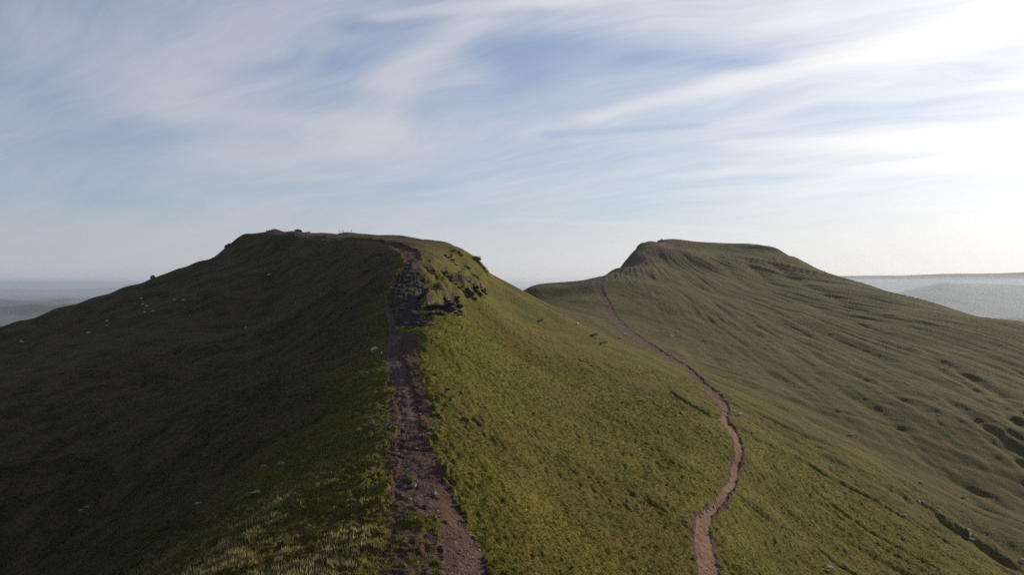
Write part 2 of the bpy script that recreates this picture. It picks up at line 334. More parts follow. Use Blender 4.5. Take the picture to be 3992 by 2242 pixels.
def channels(k, ln, wd, dp, sdd):
    n = perlin(sp*k+.15*perlin(GX/60, GY/60, sdd+3), rd/(ln*1.8), sdd); return -.46*dp*sstep(GX, 60, 190)*sstep(wd-np.abs(n), 0, wd)*np.clip(.75+1.0*perlin(GX/120, GY/260, sdd+1), 0, 1.2)
Z = Z+face*(channels(1.5, 190, .10, 1.9, 401)+channels(3.4, 120, .14, 1.2, 405)+channels(7.5, 110, .2, .8, 409)*sstep(14/CELL, 2, 4)+channels(15, 90, .25, .6, 413)*sstep(8/CELL, 1.8, 3.5))
Z = Z+face*.3*perlin(GX/20, GY/20, 6)
Z = Z+.8*perlin(GX/42, GY/42, 30)*sstep(GY, 60, 200)*(1-.6*face)+.35*perlin(GX/15, GY/15, 31)*(1-.7*face)
lowr = sstep(GX, 45, 80)*sstep(GY, 95, 130)*(1-sstep(GY, 300, 420))
qa = GX*.50+GY*.866+1.6*perlin(GX/30, GY/30, 34); qb = GX*.866-GY*.50
Z = Z+lowr*(.75*perlin(qa/9, qb/85, 35)+.5*perlin(qa/4.2, qb/50, 36)-.75*sstep(.10-np.abs(perlin(qa/15, qb/110, 37)), 0, .10)*np.clip(.4+2*perlin(GX/40, GY/40, 38), 0, 1))
leftw = sstep(-GX, 30, 90)*sstep(GY, 80, 160)
Z = Z+leftw*1.1*perlin((GX*.94+GY*.34)/9, (GY*.94-GX*.34)/60, 32)*sstep(Z, -60, -10)
for pts, hw, dp in GULLIES:
    hw *= 1.1 if hw > 2 else 1
    g = castl(pts); d = line_d(GX, GY, g, hw*6)
    d = d*(1+.4*perlin(GX/(hw*4), GY/(hw*4), 41))+hw*.35*perlin(GX/hw, GY/hw, 42)
    e = np.minimum(np.hypot(GX-g[0][0], GY-g[0][1]), np.hypot(GX-g[-1][0], GY-g[-1][1]))
    dp *= .42 if hw > 1.9 else .9
    Z = Z-dp*np.exp(-(d/hw)**2)*sstep(e, 0, hw*4)*(.9+.2*perlin(GX/(hw*8), GY/(hw*8), 43))+dp*.16*np.exp(-((d-hw*2)/hw)**2)
# zones (ragged edges)
rag = 1.2*perlin(GX/2.1, GY/2.1, 51)+.8*perlin(GX/.7, GY/.7, 52)
s_near = poly_sd(GX, GY, PATH_NEAR)+rag*.7
s_stone = poly_sd(GX, GY, STONE)+rag*.06
s_crag = poly_sd(GX, GY, CRAG, 12)+rag*1.6
s_top = poly_sd(GX, GY, PATH_TOP)+rag*.9
s_far = poly_sd(GX, GY, PATH_FAR)+rag*.55*np.clip(GY/220, .6, 2.0)
s_sp = np.maximum(poly_sd(GX, GY, SPARSE), poly_sd(GX, GY, SPARSE2))
d_tr = line_d(GX, GY, TRACK, 20)+2.0*perlin(GX/9, GY/9, 55)
d_et = line_d(GX, GY, EDGE_TRACK, 14)+1.2*perlin(GX/6, GY/6, 56)
worn = np.max([poly_sd(GX, GY, w, 30) for w in WORN], axis=0)+9*perlin(GX/22, GY/7, 57)
s_out = poly_sd(GX, GY, OUTC_ZONE, 12)+4*perlin(GX/7, GY/7, 58)
# turf hummocks, each octave only where the net can carry it
def octv(lam, amp, seed, wgt=1.0):
    global Z
    Z = Z+amp*wgt*sstep(lam/CELL, 2.2, 4.5)*perlin(GX/lam, GY/lam, seed)
soft = 1-.75*sstep(np.maximum.reduce([s_near, s_stone*3, s_far, s_top]), -.3, .4)
rough = soft*(1-.6*sstep(s_sp, -.5, .5))*(.75+.9*np.clip(perlin(GX/24, GY/24, 60)+.25, 0, 1))
octv(7.5, .42, 61, rough); octv(3.3, .34, 62, rough)
for lam, amp, sdd in ((1.9, .92, 63), (1.05, .78, 64), (.6, .44, 65)):
    Z = Z+amp*rough*sstep(lam/CELL, 1.8, 3.6)*(np.abs(perlin(GX/lam+.5*perlin(GX/3, GY/3, sdd+40), GY/lam, sdd))-.22)
tc = np.abs(perlin(GX/5.5, GY/2.4, 66)); Z = Z-.35*rough*sstep(.09-tc, 0, .09)*sstep(3.0/CELL, 2.2, 4.5)
# sunk paths with banks
jag = .06*perlin(GX/.8, GY/.8, 71)+.07*perlin(GX/.35, GY/.35, 72)
Z = Z-.42*sstep(s_near, -.35, .5)*(1+.5*perlin(GX/4, GY/4, 73))+np.where(s_near > 0, jag, 0)
Z = Z-.22*sstep(s_sp+rag, -.3, .6)+.10*sstep(s_sp, 0, .5)*np.clip(perlin(GX/.8, GY/.7, 74)*3, -1, 1)*(s_near < 0)
Z = Z-.85*sstep(s_far, -.30, .45)*np.interp(GY, [100, 200, 300, 420], [.7, 1.0, .9, .5])*(.85+.6*perlin(GX/9, GY/9, 77))+np.where(s_far > 0, jag*1.3, 0)
Z = Z-1.1*sstep(s_top, -.5, 1.0)+np.where(s_top > 0, .5*perlin(GX/2.0, GY/.9, 75)+.3*perlin(GX/.9, GY/.5, 76), 0)
Z = Z-.35*sstep(3.0-d_tr, -.6, 1.2)-.30*sstep(1.6-d_et, -.5, .8)
Z = Z+.10*sstep(s_stone, -.12, .12)
for pts, hw, dp in DRAINS:
    d = line_d(GX, GY, castl(pts), 4)+.12*perlin(GX/.7, GY/.7, 78); Z = Z-dp*np.exp(-(d/(hw*2.2))**2)+.5*dp*np.exp(-((d-hw*5)/(hw*2.5))**2)
turf_m = np.zeros_like(Z)
for (px, py), w, h in TURF:
    x0, y0 = cast(px, py); d = np.hypot((GX-x0), (GY-y0)*.72)*(1+.45*perlin(GX/.9+px, GY/.9, 79))/w
    b = sstep(1.25-d, 0, .45); Z = Z+h*b; turf_m = np.maximum(turf_m, b)
# bedded crag: ledges in the old sandstone
bz = Z+.10*GX*.4+1.1*perlin(GX/9, GY/9, 81)+.35*perlin(GX/2.2, GY/2.2, 82)
h0 = 1.3; fr = bz/h0-np.floor(bz/h0); led = (np.floor(bz/h0)+sstep(fr, .52, .95))*h0-bz
h1 = .46; b1 = bz+.25*perlin(GX/1.4, GY/1.4, 83); fr = b1/h1-np.floor(b1/h1); led1 = (np.floor(b1/h1)+sstep(fr, .4, .9))*h1-b1
wc = sstep(s_crag, -1.2, 1.0)
Z = Z+wc*(led*1.0+led1*.8+.25*perlin(GX/.9, GY/.9, 84))
wo = sstep(s_out, -2, 1.5)*sstep(perlin(GX/11, GY/8, 85), -.12, .18)
h2 = 2.6; b2 = Z+1.8*perlin(GX/8, GY/8, 86)+.5*perlin(GX/2.5, GY/2.5, 87); fr = b2/h2-np.floor(b2/h2)
Z = Z+wo*((np.floor(b2/h2)+sstep(fr, .60, .92))*h2-b2+.3*perlin(GX/1.3, GY/1.3, 88))
led_far = sstep(poly_sd(GX, GY, castl([(2300,1100),(2320,1060),(2420,1040),(2560,960),(2660,950),(2640,990),(2520,1045),(2420,1090)]), 40), -5, 5)
b3 = Z+2*perlin(GX/14, GY/14, 89); fr = b3/3-np.floor(b3/3); Z = Z+led_far*.1*((np.floor(b3/3)+sstep(fr, .5, .9))*3-b3)

def idx(x, y):
    a = np.arctan2(x, y); l = np.log(np.maximum(np.hypot(x, y), 1.6))
    return np.interp(l, LR, np.arange(NR)), np.interp(a, AZ, np.arange(NA))
def samp(A, x, y):
    i, j = idx(np.asarray(x, float), np.asarray(y, float))
    i0 = np.clip(i.astype(int), 0, NR-2); j0 = np.clip(j.astype(int), 0, NA-2); u = i-i0; v = j-j0
    return (A[i0, j0]*(1-v)+A[i0, j0+1]*v)*(1-u)+(A[i0+1, j0]*(1-v)+A[i0+1, j0+1]*v)*u
def ground(x, y): return float(samp(Z, x, y))+CZ

# attributes read by the ground material
soil = np.clip(np.maximum.reduce([sstep(s_near, -.5, .3), sstep(s_far+1.3*perlin(GX/3, GY/3, 97)+.7*perlin(GX/.9, GY/.9, 98), -1.3, .2)*.8, sstep(s_top, -.5, .4), sstep(3.6-d_tr, -1, 1), sstep(1.5-d_et, -.6, .8)*.9,
      sstep(worn, -3, 7)*.72, sstep(s_sp+.8*perlin(GX/1.1, GY/.9, 91)+.5*perlin(GX/.4, GY/.35, 92), -.1, .7)*.62])*(1-turf_m), 0, 1)
gyr = np.gradient(Z, axis=0)/np.gradient(RR)[:, None]
gxa = np.gradient(Z, axis=1)/(np.gradient(AZ)[None]*RR[:, None])
steep = sstep(np.hypot(gyr, gxa), 1.0, 1.7)
rock = np.clip(np.maximum.reduce([wc*.92, scarp_m*.75*sstep(gyr, .75, 1.3), wo*steep, led_far*steep*.8])*(1-sstep(perlin(GX/3.3, GY/2.2, 93)+.3*perlin(GX/1.1, GY/.9, 94), .20, .36)*.9*(wc > 0)), 0, 1)
scree = sstep(perlin((GX*.9+GY*.4)/14, (GY*.9-GX*.4)/30, 95)+.6*perlin(GX/2.5, GY/2.5, 96), .42, .62)*sstep(-GX, 10, 40)*.75

# ------------------------------------------------------------------ materials of the ground
def mat(name, build, rough=1.0):
    m = bpy.data.materials.new(name); m.use_nodes = True; t = NT(m.node_tree); t.N.clear()
    out = t.n('ShaderNodeOutputMaterial'); b = t.n('ShaderNodeBsdfPrincipled'); b.inputs['Roughness'].default_value = rough
    b.inputs['Specular IOR Level'].default_value = .12
    t.L.new(b.outputs[0], out.inputs[0]); build(t, b, t.n('ShaderNodeTexCoord').outputs['Object'], out); return m
def attr(t, name): a = t.n('ShaderNodeAttribute', attribute_name=name); return a.outputs['Fac']
def bump(t, b, h, dist, strength=.6):
    nd = t.n('ShaderNodeBump'); nd.inputs['Distance'].default_value = dist; nd.inputs['Strength'].default_value = strength
    t.put(nd.inputs['Height'], h); t.L.new(nd.outputs[0], b.inputs['Normal'])
def soil_col(t, p):
    a = t.noise(p, .7, 4, .6); g = t.noise(p, 6.5, 3, .7)
    c = t.mix(t.step(a, .3, .7), (.046, .022, .018), (.078, .044, .034))
    return t.mix(t.step(g, .52, .72), c, (.13, .098, .086))
def rock_col(t, p):
    q = t.mapv(p, scale=(.5, .5, 3.2)); a = t.noise(q, 1.1, 5, .65); g = t.noise(p, 4, 3, .6)
    c = t.mix(t.step(a, .35, .68), (.024, .019, .019), (.075, .060, .056)); return t.mix(t.step(g, .6, .75), c, (.125, .105, .096))
def grass_col(t, p):
    big = t.noise(t.mapv(p, scale=(1, 1, .2)), .018, 4, .55); mid = t.noise(p, .11, 4, .6); f = t.noise(p, 1.3, 6, .78); ff = t.noise(p, 4.0, 3, .7)
    green = t.mix(t.step(mid, .34, .68), (.034, .043, .004), (.108, .096, .010))
    green = t.mix(t.step(f, .38, .72), green, (.160, .122, .024))
    brown = t.mix(t.step(f, .35, .7), (.060, .045, .014), (.125, .090, .028))
    c = t.mix(t.step(t.m('ADD', t.m('MULTIPLY', big, .6), t.m('MULTIPLY', mid, .4)), .46, .60, 0.0, .72), green, brown)
    gx0, gy0 = cast(1790, 1290)                                    # brighter yellow-green patch of grass under the crag
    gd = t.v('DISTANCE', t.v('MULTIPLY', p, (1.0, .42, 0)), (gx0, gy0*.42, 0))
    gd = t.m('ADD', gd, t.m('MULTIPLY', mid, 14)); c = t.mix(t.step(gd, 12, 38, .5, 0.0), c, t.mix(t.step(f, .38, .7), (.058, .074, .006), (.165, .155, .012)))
    # the farther hill carries more heather and dead purple moor grass
    sx = t.n('ShaderNodeSeparateXYZ'); t.put(sx.inputs[0], p)
    moor = t.m('MULTIPLY', t.step(t.m('ADD', sx.outputs[1], t.m('MULTIPLY', sx.outputs[0], 1.4)), 270, 560), .85)
    strk = t.noise(t.aniso(p, -74, .20, 1.4), .08, 7, .70)
    mcol = t.mix(t.step(strk, .40, .58), (.030, .031, .008), (.074, .056, .019)); mcol = t.mix(t.step(strk, .60, .72), mcol, (.10, .10, .030))
    c = t.mix(moor, c, mcol)
    left_shade = t.m('MULTIPLY', t.step(t.m('MULTIPLY', sx.outputs[0], -1), 16, 48), .88)
    c = t.mix(left_shade, c, t.mix(t.step(t.m('ADD', t.m('MULTIPLY', mid, .5), t.m('MULTIPLY', f, .5)), .42, .58), (.018, .016, .005), (.060, .039, .016)))  # shade of the left slope painted in as darker, browner grass
    return t.mix(t.step(ff, .62, .8), c, (.14, .122, .045))
def m_ground(t, b, p, out):
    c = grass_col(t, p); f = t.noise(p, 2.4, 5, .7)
    k = t.step(t.m('ADD', attr(t, 'soil'), t.m('MULTIPLY', t.m('SUBTRACT', f, .5), .9)), .38, .60); c = t.mix(k, c, soil_col(t, p))
    k = t.step(t.m('ADD', attr(t, 'rock'), t.m('MULTIPLY', t.m('SUBTRACT', f, .5), .8)), .38, .58); c = t.mix(k, c, rock_col(t, p))
    s = t.noise(p, 1.7, 3, .6)
    k = t.step(t.m('ADD', t.m('MULTIPLY', attr(t, 'scree'), .5), t.m('MULTIPLY', s, .6)), .68, .80); c = t.mix(k, c, (.085, .08, .09))
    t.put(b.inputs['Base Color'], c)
    h = t.m('ADD', t.noise(p, 2.2, 6, .75), t.m('MULTIPLY', t.noise(p, .5, 3, .6), 1.2)); bump(t, b, h, .55, .8)
def m_soil(t, b, p, out):
    t.put(b.inputs['Base Color'], soil_col(t, p)); bump(t, b, t.noise(p, 3.2, 6, .75), .22, .8)
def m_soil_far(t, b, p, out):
    c = soil_col(t, p); sx = t.n('ShaderNodeSeparateXYZ'); t.put(sx.inputs[0], p); t.put(b.inputs['Base Color'], t.mix(t.step(sx.outputs[1], 215, 300), t.v('MULTIPLY', c, (2.2, 2.25, 1.85)), t.v('MULTIPLY', c, (1.05, 1.05, 1.0)))); bump(t, b, t.noise(p, 2.2, 6, .7), .35, .8)  # upper path's shade and grazing light, with some wet, put into the colour
def m_rock(t, b, p, out):
    t.put(b.inputs['Base Color'], rock_col(t, p)); b.inputs['Roughness'].default_value = .85
    bump(t, b, t.m('ADD', t.noise(t.mapv(p, scale=(.6, .6, 3)), 1.6, 5, .65), t.noise(p, 6, 3, .6)), .22, .9)
def m_stone(t, b, p, out):
    vo = t.n('ShaderNodeTexVoronoi'); t.put(vo.inputs['Vector'], t.mapv(p, scale=(1, .8, .3))); vo.inputs['Scale'].default_value = 2.4
    ve = t.n('ShaderNodeTexVoronoi', feature='DISTANCE_TO_EDGE'); t.put(ve.inputs['Vector'], t.mapv(p, scale=(1, .8, .3))); ve.inputs['Scale'].default_value = 2.4
    gap = t.step(ve.outputs[0], 0.0, .09)
    c = t.mix(vo.outputs['Color'], (.052, .036, .032), (.098, .071, .064)); c = t.mix(gap, (.05, .035, .03), c)
    t.put(b.inputs['Base Color'], c); bump(t, b, t.m('ADD', gap, t.m('MULTIPLY', t.noise(p, 5, 3), .4)), .10, .9)
M_GROUND, M_SOIL, M_SOILF, M_ROCK, M_STONE = (mat(n, f) for n, f in (('moor_grass', m_ground), ('red_soil', m_soil), ('shade_tinted_soil', m_soil_far), ('sandstone', m_rock), ('pitched_stone', m_stone)))

# ------------------------------------------------------------------ linking helpers
def tag(o, label=None, cat=None, group=None, kind=None):
    for k, v in (('label', label), ('category', cat), ('group', group), ('kind', kind)):
        if v: o[k] = v
    return o
def grid_mesh(name, X, Y, Zw, quads, m, attrs=None):
    used, inv = np.unique(quads, return_inverse=True); inv = inv.reshape(quads.shape)
    me = bpy.data.meshes.new(name); n = len(used); f = len(quads)
    me.vertices.add(n); me.vertices.foreach_set('co', np.stack([X.ravel()[used], Y.ravel()[used], Zw.ravel()[used]], 1).astype(np.float32).ravel())
    me.loops.add(f*4); me.loops.foreach_set('vertex_index', inv.astype(np.int32).ravel())
    me.polygons.add(f); me.polygons.foreach_set('loop_start', np.arange(0, f*4, 4, dtype=np.int32)); me.polygons.foreach_set('loop_total', np.full(f, 4, np.int32))
    me.polygons.foreach_set('use_smooth', np.ones(f, bool))
    for k, A in (attrs or {}).items():
        at = me.attributes.new(k, 'FLOAT', 'POINT'); at.data.foreach_set('value', A.ravel()[used].astype(np.float32))
    me.update(calc_edges=True); me.materials.append(m)
    o = bpy.data.objects.new(name, me); C.objects.link(o); return o
ii, jj = np.meshgrid(np.arange(NR-1), np.arange(NA), indexing='ij'); j2 = (jj+1) % NA
Q = np.stack([ii*NA+jj, ii*NA+j2, (ii+1)*NA+j2, (ii+1)*NA+jj], -1).reshape(-1, 4)
def facemean(A): return A.ravel()[Q].mean(1)
cls = np.zeros(len(Q), int)
fn, fs, ff, fc, ft = map(facemean, (s_near, s_stone, s_far, s_crag, s_top))
tm = facemean(turf_m)
cls[(fn > .25) & (tm < .4)] = 1; cls[(ft > .2)] = 1; cls[ff > .15] = 3
cls[(fc > 1.0)] = 4; cls[fs > 0] = 2
QH = Q
AT = {'soil': soil, 'rock': rock, 'scree': scree}
ZW = Z+CZ
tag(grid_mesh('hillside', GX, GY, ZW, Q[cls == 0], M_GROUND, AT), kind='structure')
tag(grid_mesh('path', GX, GY, ZW, Q[cls == 1], M_SOIL, AT), kind='structure')
tag(grid_mesh('stone_path', GX, GY, ZW, Q[cls == 2], M_STONE, AT), kind='structure')
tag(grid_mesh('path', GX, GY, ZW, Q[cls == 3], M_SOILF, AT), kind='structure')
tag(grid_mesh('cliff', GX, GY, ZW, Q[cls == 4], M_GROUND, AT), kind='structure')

# ------------------------------------------------------------------ valley floor and far hills
def far_land():
    az = np.radians(np.concatenate([np.arange(-180, -45, 3.0), np.arange(-45, 45, .12), np.arange(45, 180, 3.0)])); r = np.exp(np.linspace(math.log(1900), math.log(110000), 520))
    X = r[:, None]*np.sin(az); Y = r[:, None]*np.cos(az); deg = np.degrees(az)[None]+0*X; D = r[:, None]+0*X
    H = np.full(X.shape, 60.0)+40*perlin(X/2600, Y/2600, 1)+90*np.clip(perlin(X/7000, Y/7000, 2)+.1, 0, 1)+18*perlin(X/900, Y/900, 3)
    def ridge(H, cols, rows, D0, wn, wf, lo, hi, sd, am):              # a far ridge whose crest stands at distance D0
        top = np.interp(deg, [math.degrees(math.atan((c-CX)/F)) for c in cols], [CZ+(HY-q)/F*D0+D0*D0/(2*6371000.)*.87 for q in rows])+am*perlin(X/(D0*.03), Y/(D0*.03), sd)
        e = np.exp(-np.abs((D-D0)/np.where(D < D0, wn, wf))**2.6)*sstep(deg, lo, hi); return np.maximum(H, H*(1-e)+top*e)
    cosd = np.maximum(np.cos(np.radians(deg)), .3); D = D*cosd
    H = ridge(H, [-1500, 0, 180, 600, 1000], [1122, 1119, 1127, 1112, 1120], 52000, 9000, 9000, -50, -48, 5, 22)
    H = ridge(H, [-1500, 0, 120, 260, 600], [1168, 1166, 1172, 1163, 1166], 17000, 2000, 3000, -50, -48, 4, 18)
    H = ridge(H, [-1500, 0, 140, 300, 500], [1196, 1192, 1180, 1184, 1200], 11500, 1000, 1600, -50, -48, 6, 14)
    H = ridge(H, [2900, 3250, 3500, 3680, 3900, 3992, 4500, 5500], [1100, 1076, 1074, 1067, 1065, 1060, 1050, 1080], 24000, 4200, 7000, 14, 17, 7, 14)
    H = ridge(H, [3300, 3500, 3590, 3680, 3760, 3992, 4500, 5500], [1200, 1140, 1118, 1100, 1104, 1109, 1112, 1130], 13500, 2000, 2200, 22, 24, 8, 10)
    H = ridge(H, [3800, 3860, 3900, 3992, 4500, 5500], [1300, 1244, 1241, 1240, 1238, 1260], 7600, 500, 700, 28.5, 30, 9, 14)
    H = H-(D/cosd)**2/(2*6371000.)*.87
    na = len(az); i, j = np.meshgrid(np.arange(len(r)-1), np.arange(na), indexing='ij'); j2 = (j+1) % na
    q = np.stack([i*na+j, i*na+j2, (i+1)*na+j2, (i+1)*na+j], -1).reshape(-1, 4)
    def m_val(t, b, p, out):
        vo = t.n('ShaderNodeTexVoronoi'); t.put(vo.inputs['Vector'], t.mapv(p, scale=(1, 1, .01))); vo.inputs['Scale'].default_value = .0035
        c = t.mix(vo.outputs['Color'], (.035, .06, .03), (.10, .11, .06)); w = t.noise(t.mapv(p, scale=(1, 1, .1)), .0006, 5, .6)
        c = t.mix(t.step(w, .52, .60), c, (.010, .018, .010)); t.put(b.inputs['Base Color'], c)
    mv = mat('valley_fields', m_val)
    hi = (H.ravel()[q].mean(1)-60) > 150
    tag(grid_mesh('valley', X, Y, H, q[~hi], mv), kind='structure'); tag(grid_mesh('distant_hills', X, Y, H, q[hi], mv), kind='structure')
far_land()

# ------------------------------------------------------------------ grass growing on the near slopes
def flat_mat(name, col, rough=.9, var=None, vs=8.0):
    def f(t, b, p, out):
        if var: t.put(b.inputs['Base Color'], t.mix(t.step(t.noise(p, vs, 3, .6), .35, .65), col, var))
        else: b.inputs['Base Color'].default_value = tuple(col)+(1,)
    return mat(name, f, rough)
def grass_field():
    N = 230000
    a = rng.uniform(R(-35), R(35), N); r = np.exp(rng.uniform(math.log(56), math.log(250), N))
    x = r*np.sin(a); y = r*np.cos(a)
    keep = (samp(soil, x, y) < rng.uniform(.05, .75, N)) & (samp(rock, x, y) < .4) & (samp(s_stone, x, y) < -.1) & (samp(s_near, x, y) < .1) & (samp(s_far, x, y) < -.1)
    clump = perlin(x/6, y/6, 201)+.6*perlin(x/1.5, y/1.5, 202)
    keep &= clump > rng.uniform(-.75, .35, N)
    x, y, r, clump = x[keep], y[keep], r[keep], clump[keep]; n = len(x); z = samp(Z, x, y)+CZ-.03
    sedge = np.clip(perlin(x/13, y/13, 203)*1.6+.55+1.3*perlin(x/2.6, y/2.6, 204), 0, 1)*sstep(-x, 8, 16)*(1-sstep(r, 88, 125))*(rng.random(n) < .55)      # pale tussocks on the near shoulder
    sc = (.75+.5*rng.random(n))*(1+.55*sedge)*(1+.25*sstep(r, 120, 250))
    B = 6; tone = rng.random(n)
    V = np.empty((n, B, 3, 3), np.float32); tip = np.zeros((n, B, 3), np.float32)
    for k in range(B):
        th = rng.uniform(0, 2*math.pi, n); ln = rng.uniform(.02, .16, n)*sc; h = rng.uniform(.10, .26, n)*sc*(1+.7*sedge); w = rng.uniform(.025, .06, n)*sc
        ox = rng.normal(0, .09, n)*sc; oy = rng.normal(0, .09, n)*sc; ct, st = np.cos(th), np.sin(th)
        for q, s_ in ((0, -1), (1, 1)):
            V[:, k, q, 0] = x+ox-st*w*s_; V[:, k, q, 1] = y+oy+ct*w*s_; V[:, k, q, 2] = z
        V[:, k, 2, 0] = x+ox+ct*ln; V[:, k, 2, 1] = y+oy+st*ln; V[:, k, 2, 2] = z+h; tip[:, k, 2] = 1
    nv = n*B*3; me = bpy.data.meshes.new('grass'); me.vertices.add(nv); me.vertices.foreach_set('co', V.ravel())
    me.loops.add(nv); me.loops.foreach_set('vertex_index', np.arange(nv, dtype=np.int32))
    me.polygons.add(nv//3); me.polygons.foreach_set('loop_start', np.arange(0, nv, 3, dtype=np.int32)); me.polygons.foreach_set('loop_total', np.full(nv//3, 3, np.int32))
    for nm, A in (('tone', np.repeat(tone, B*3)), ('tip', tip.ravel()), ('sedge', np.repeat(sedge, B*3))):
        at = me.attributes.new(nm, 'FLOAT', 'POINT'); at.data.foreach_set('value', A.astype(np.float32))
    me.update(calc_edges=True)
    def f(t, b, p, out):
        c = t.mix(attr(t, 'tone'), (.045, .068, .008), (.12, .108, .014)); c = t.mix(t.m('MULTIPLY', attr(t, 'tip'), .45), c, (.16, .14, .035))
        c = t.mix(t.m('MULTIPLY', attr(t, 'sedge'), .85), c, (.34, .27, .13))
        tr = t.n('ShaderNodeBsdfTranslucent'); t.put(tr.inputs[0], c); t.put(b.inputs['Base Color'], c); mx = t.n('ShaderNodeMixShader'); mx.inputs[0].default_value = .45
        t.L.new(b.outputs[0], mx.inputs[1]); t.L.new(tr.outputs[0], mx.inputs[2]); t.L.new(mx.outputs[0], out.inputs[0])
    me.materials.append(mat('grass_blades', f)); o = bpy.data.objects.new('grass', me); C.objects.link(o)
    tag(o, 'rough tufted moorland grass growing over the near slopes', 'grass', kind='stuff')
grass_field()

def gravel():
    """loose stone chips lying on the eroded path"""
    N = 60000; a = np.where(rng.random(N) < .6, rng.uniform(R(-12), R(2), N), rng.uniform(R(12), R(18), N)); r = np.exp(rng.uniform(math.log(56), math.log(230), N)); x = r*np.sin(a); y = r*np.cos(a)
    k = (np.maximum(samp(s_near, x, y), samp(s_far, x, y)) > -.4) & (perlin(x/2.2, y/2.2, 211) > rng.uniform(-.6, .25, N)) & (samp(turf_m, x, y) < .2); x, y = x[k], y[k]; n = len(x); z = samp(Z, x, y)+CZ
    s = rng.gamma(2.2, .018, n)+.02; big = rng.random(n) < .05; s[big] *= 2.2
    base = np.array([(1, 0, -.3), (0, 1, -.3), (-1, 0, -.3), (0, -1, -.3), (.45, .3, .5), (-.4, .35, .42), (-.1, -.5, .46)])
    F_ = np.array([(0, 1, 4), (1, 5, 4), (1, 2, 5), (2, 6, 5), (2, 3, 6), (3, 0, 6), (0, 4, 6), (4, 5, 6)])
    th = rng.uniform(0, 6.28, n); ct, st = np.cos(th), np.sin(th); j = base[None]*(1+.35*rng.normal(0, 1, (n, 7, 3)))*s[:, None, None]; j[..., 0] *= 1.3
    V = np.stack([x[:, None]+j[..., 0]*ct[:, None]-j[..., 1]*st[:, None], y[:, None]+j[..., 0]*st[:, None]+j[..., 1]*ct[:, None], z[:, None]+j[..., 2]*.7+.01], -1)
    T = (F_[None]+7*np.arange(n)[:, None, None]).reshape(-1, 3); me = bpy.data.meshes.new('gravel'); me.vertices.add(n*7); me.vertices.foreach_set('co', V.astype(np.float32).ravel())
    f = len(T); me.loops.add(f*3); me.loops.foreach_set('vertex_index', T.astype(np.int32).ravel()); me.polygons.add(f)
    me.polygons.foreach_set('loop_start', np.arange(0, f*3, 3, dtype=np.int32)); me.polygons.foreach_set('loop_total', np.full(f, 3, np.int32)); me.update(calc_edges=True)
    me.materials.append(flat_mat('chips', (.085, .058, .05), .9, (.19, .145, .125), 5.0)); o = bpy.data.objects.new('gravel', me); C.objects.link(o)
    tag(o, 'loose reddish stone chips scattered over the eroded path', 'gravel', kind='stuff')
gravel()

# ------------------------------------------------------------------ rocks
def hull_into(bm, c, size, seed, flat=.6, rot=0.0, n=16, tilt=0.0):
    rd = random.Random(seed); M = Matrix.Translation(Vector(c)) @ Matrix.Rotation(rot, 4, 'Z') @ Matrix.Rotation(tilt, 4, 'X'); vs = []
    for _ in range(n):
        v = Vector((rd.gauss(0, 1), rd.gauss(0, 1), rd.gauss(0, 1))); m = max(abs(v.x), abs(v.y), abs(v.z)); v = v/m*.5*rd.uniform(.82, 1.0)
        vs.append(bm.verts.new(M @ Vector((v.x*size[0], v.y*size[1], v.z*size[2]*flat))))
    r = bmesh.ops.convex_hull(bm, input=vs); bmesh.ops.delete(bm, geom=[g for g in r['geom_interior'] if isinstance(g, bmesh.types.BMVert)], context='VERTS')
def rough_up(bm, amp, cuts=2):
    bmesh.ops.triangulate(bm, faces=bm.faces[:])
    for _ in range(cuts): bmesh.ops.subdivide_edges(bm, edges=bm.edges[:], cuts=1, use_grid_fill=True)
    from mathutils import noise
    for v in bm.verts: v.co += v.co.normalized()*amp*noise.noise(v.co*2.1)+Vector((0, 0, amp*.7*noise.noise(v.co*4.7)))
def finish(name, bm, m, parent=None, smooth=False):
    bmesh.ops.recalc_face_normals(bm, faces=bm.faces[:]); me = bpy.data.meshes.new(name); bm.to_mesh(me); bm.free()
    for f in me.polygons: f.use_smooth = smooth
    me.materials.append(m); o = bpy.data.objects.new(name, me); C.objects.link(o)
    if parent: o.parent = parent
    return o
M_BOULD = mat('boulder_stone', lambda t, b, p, out: (t.put(b.inputs['Base Color'], t.mix(t.step(t.noise(p, 3, 5, .65), .38, .66), (.12, .10, .095), (.27, .235, .21))), bump(t, b, t.noise(p, 7, 5, .7), .06, .9)), .85)
def on_ground(px, py, sink=0.0):
    x, y = crest(px) if px < 1500 and py < 915 or px == 595 else cast(px, py); return Vector((x, y, ground(x, y)-sink))
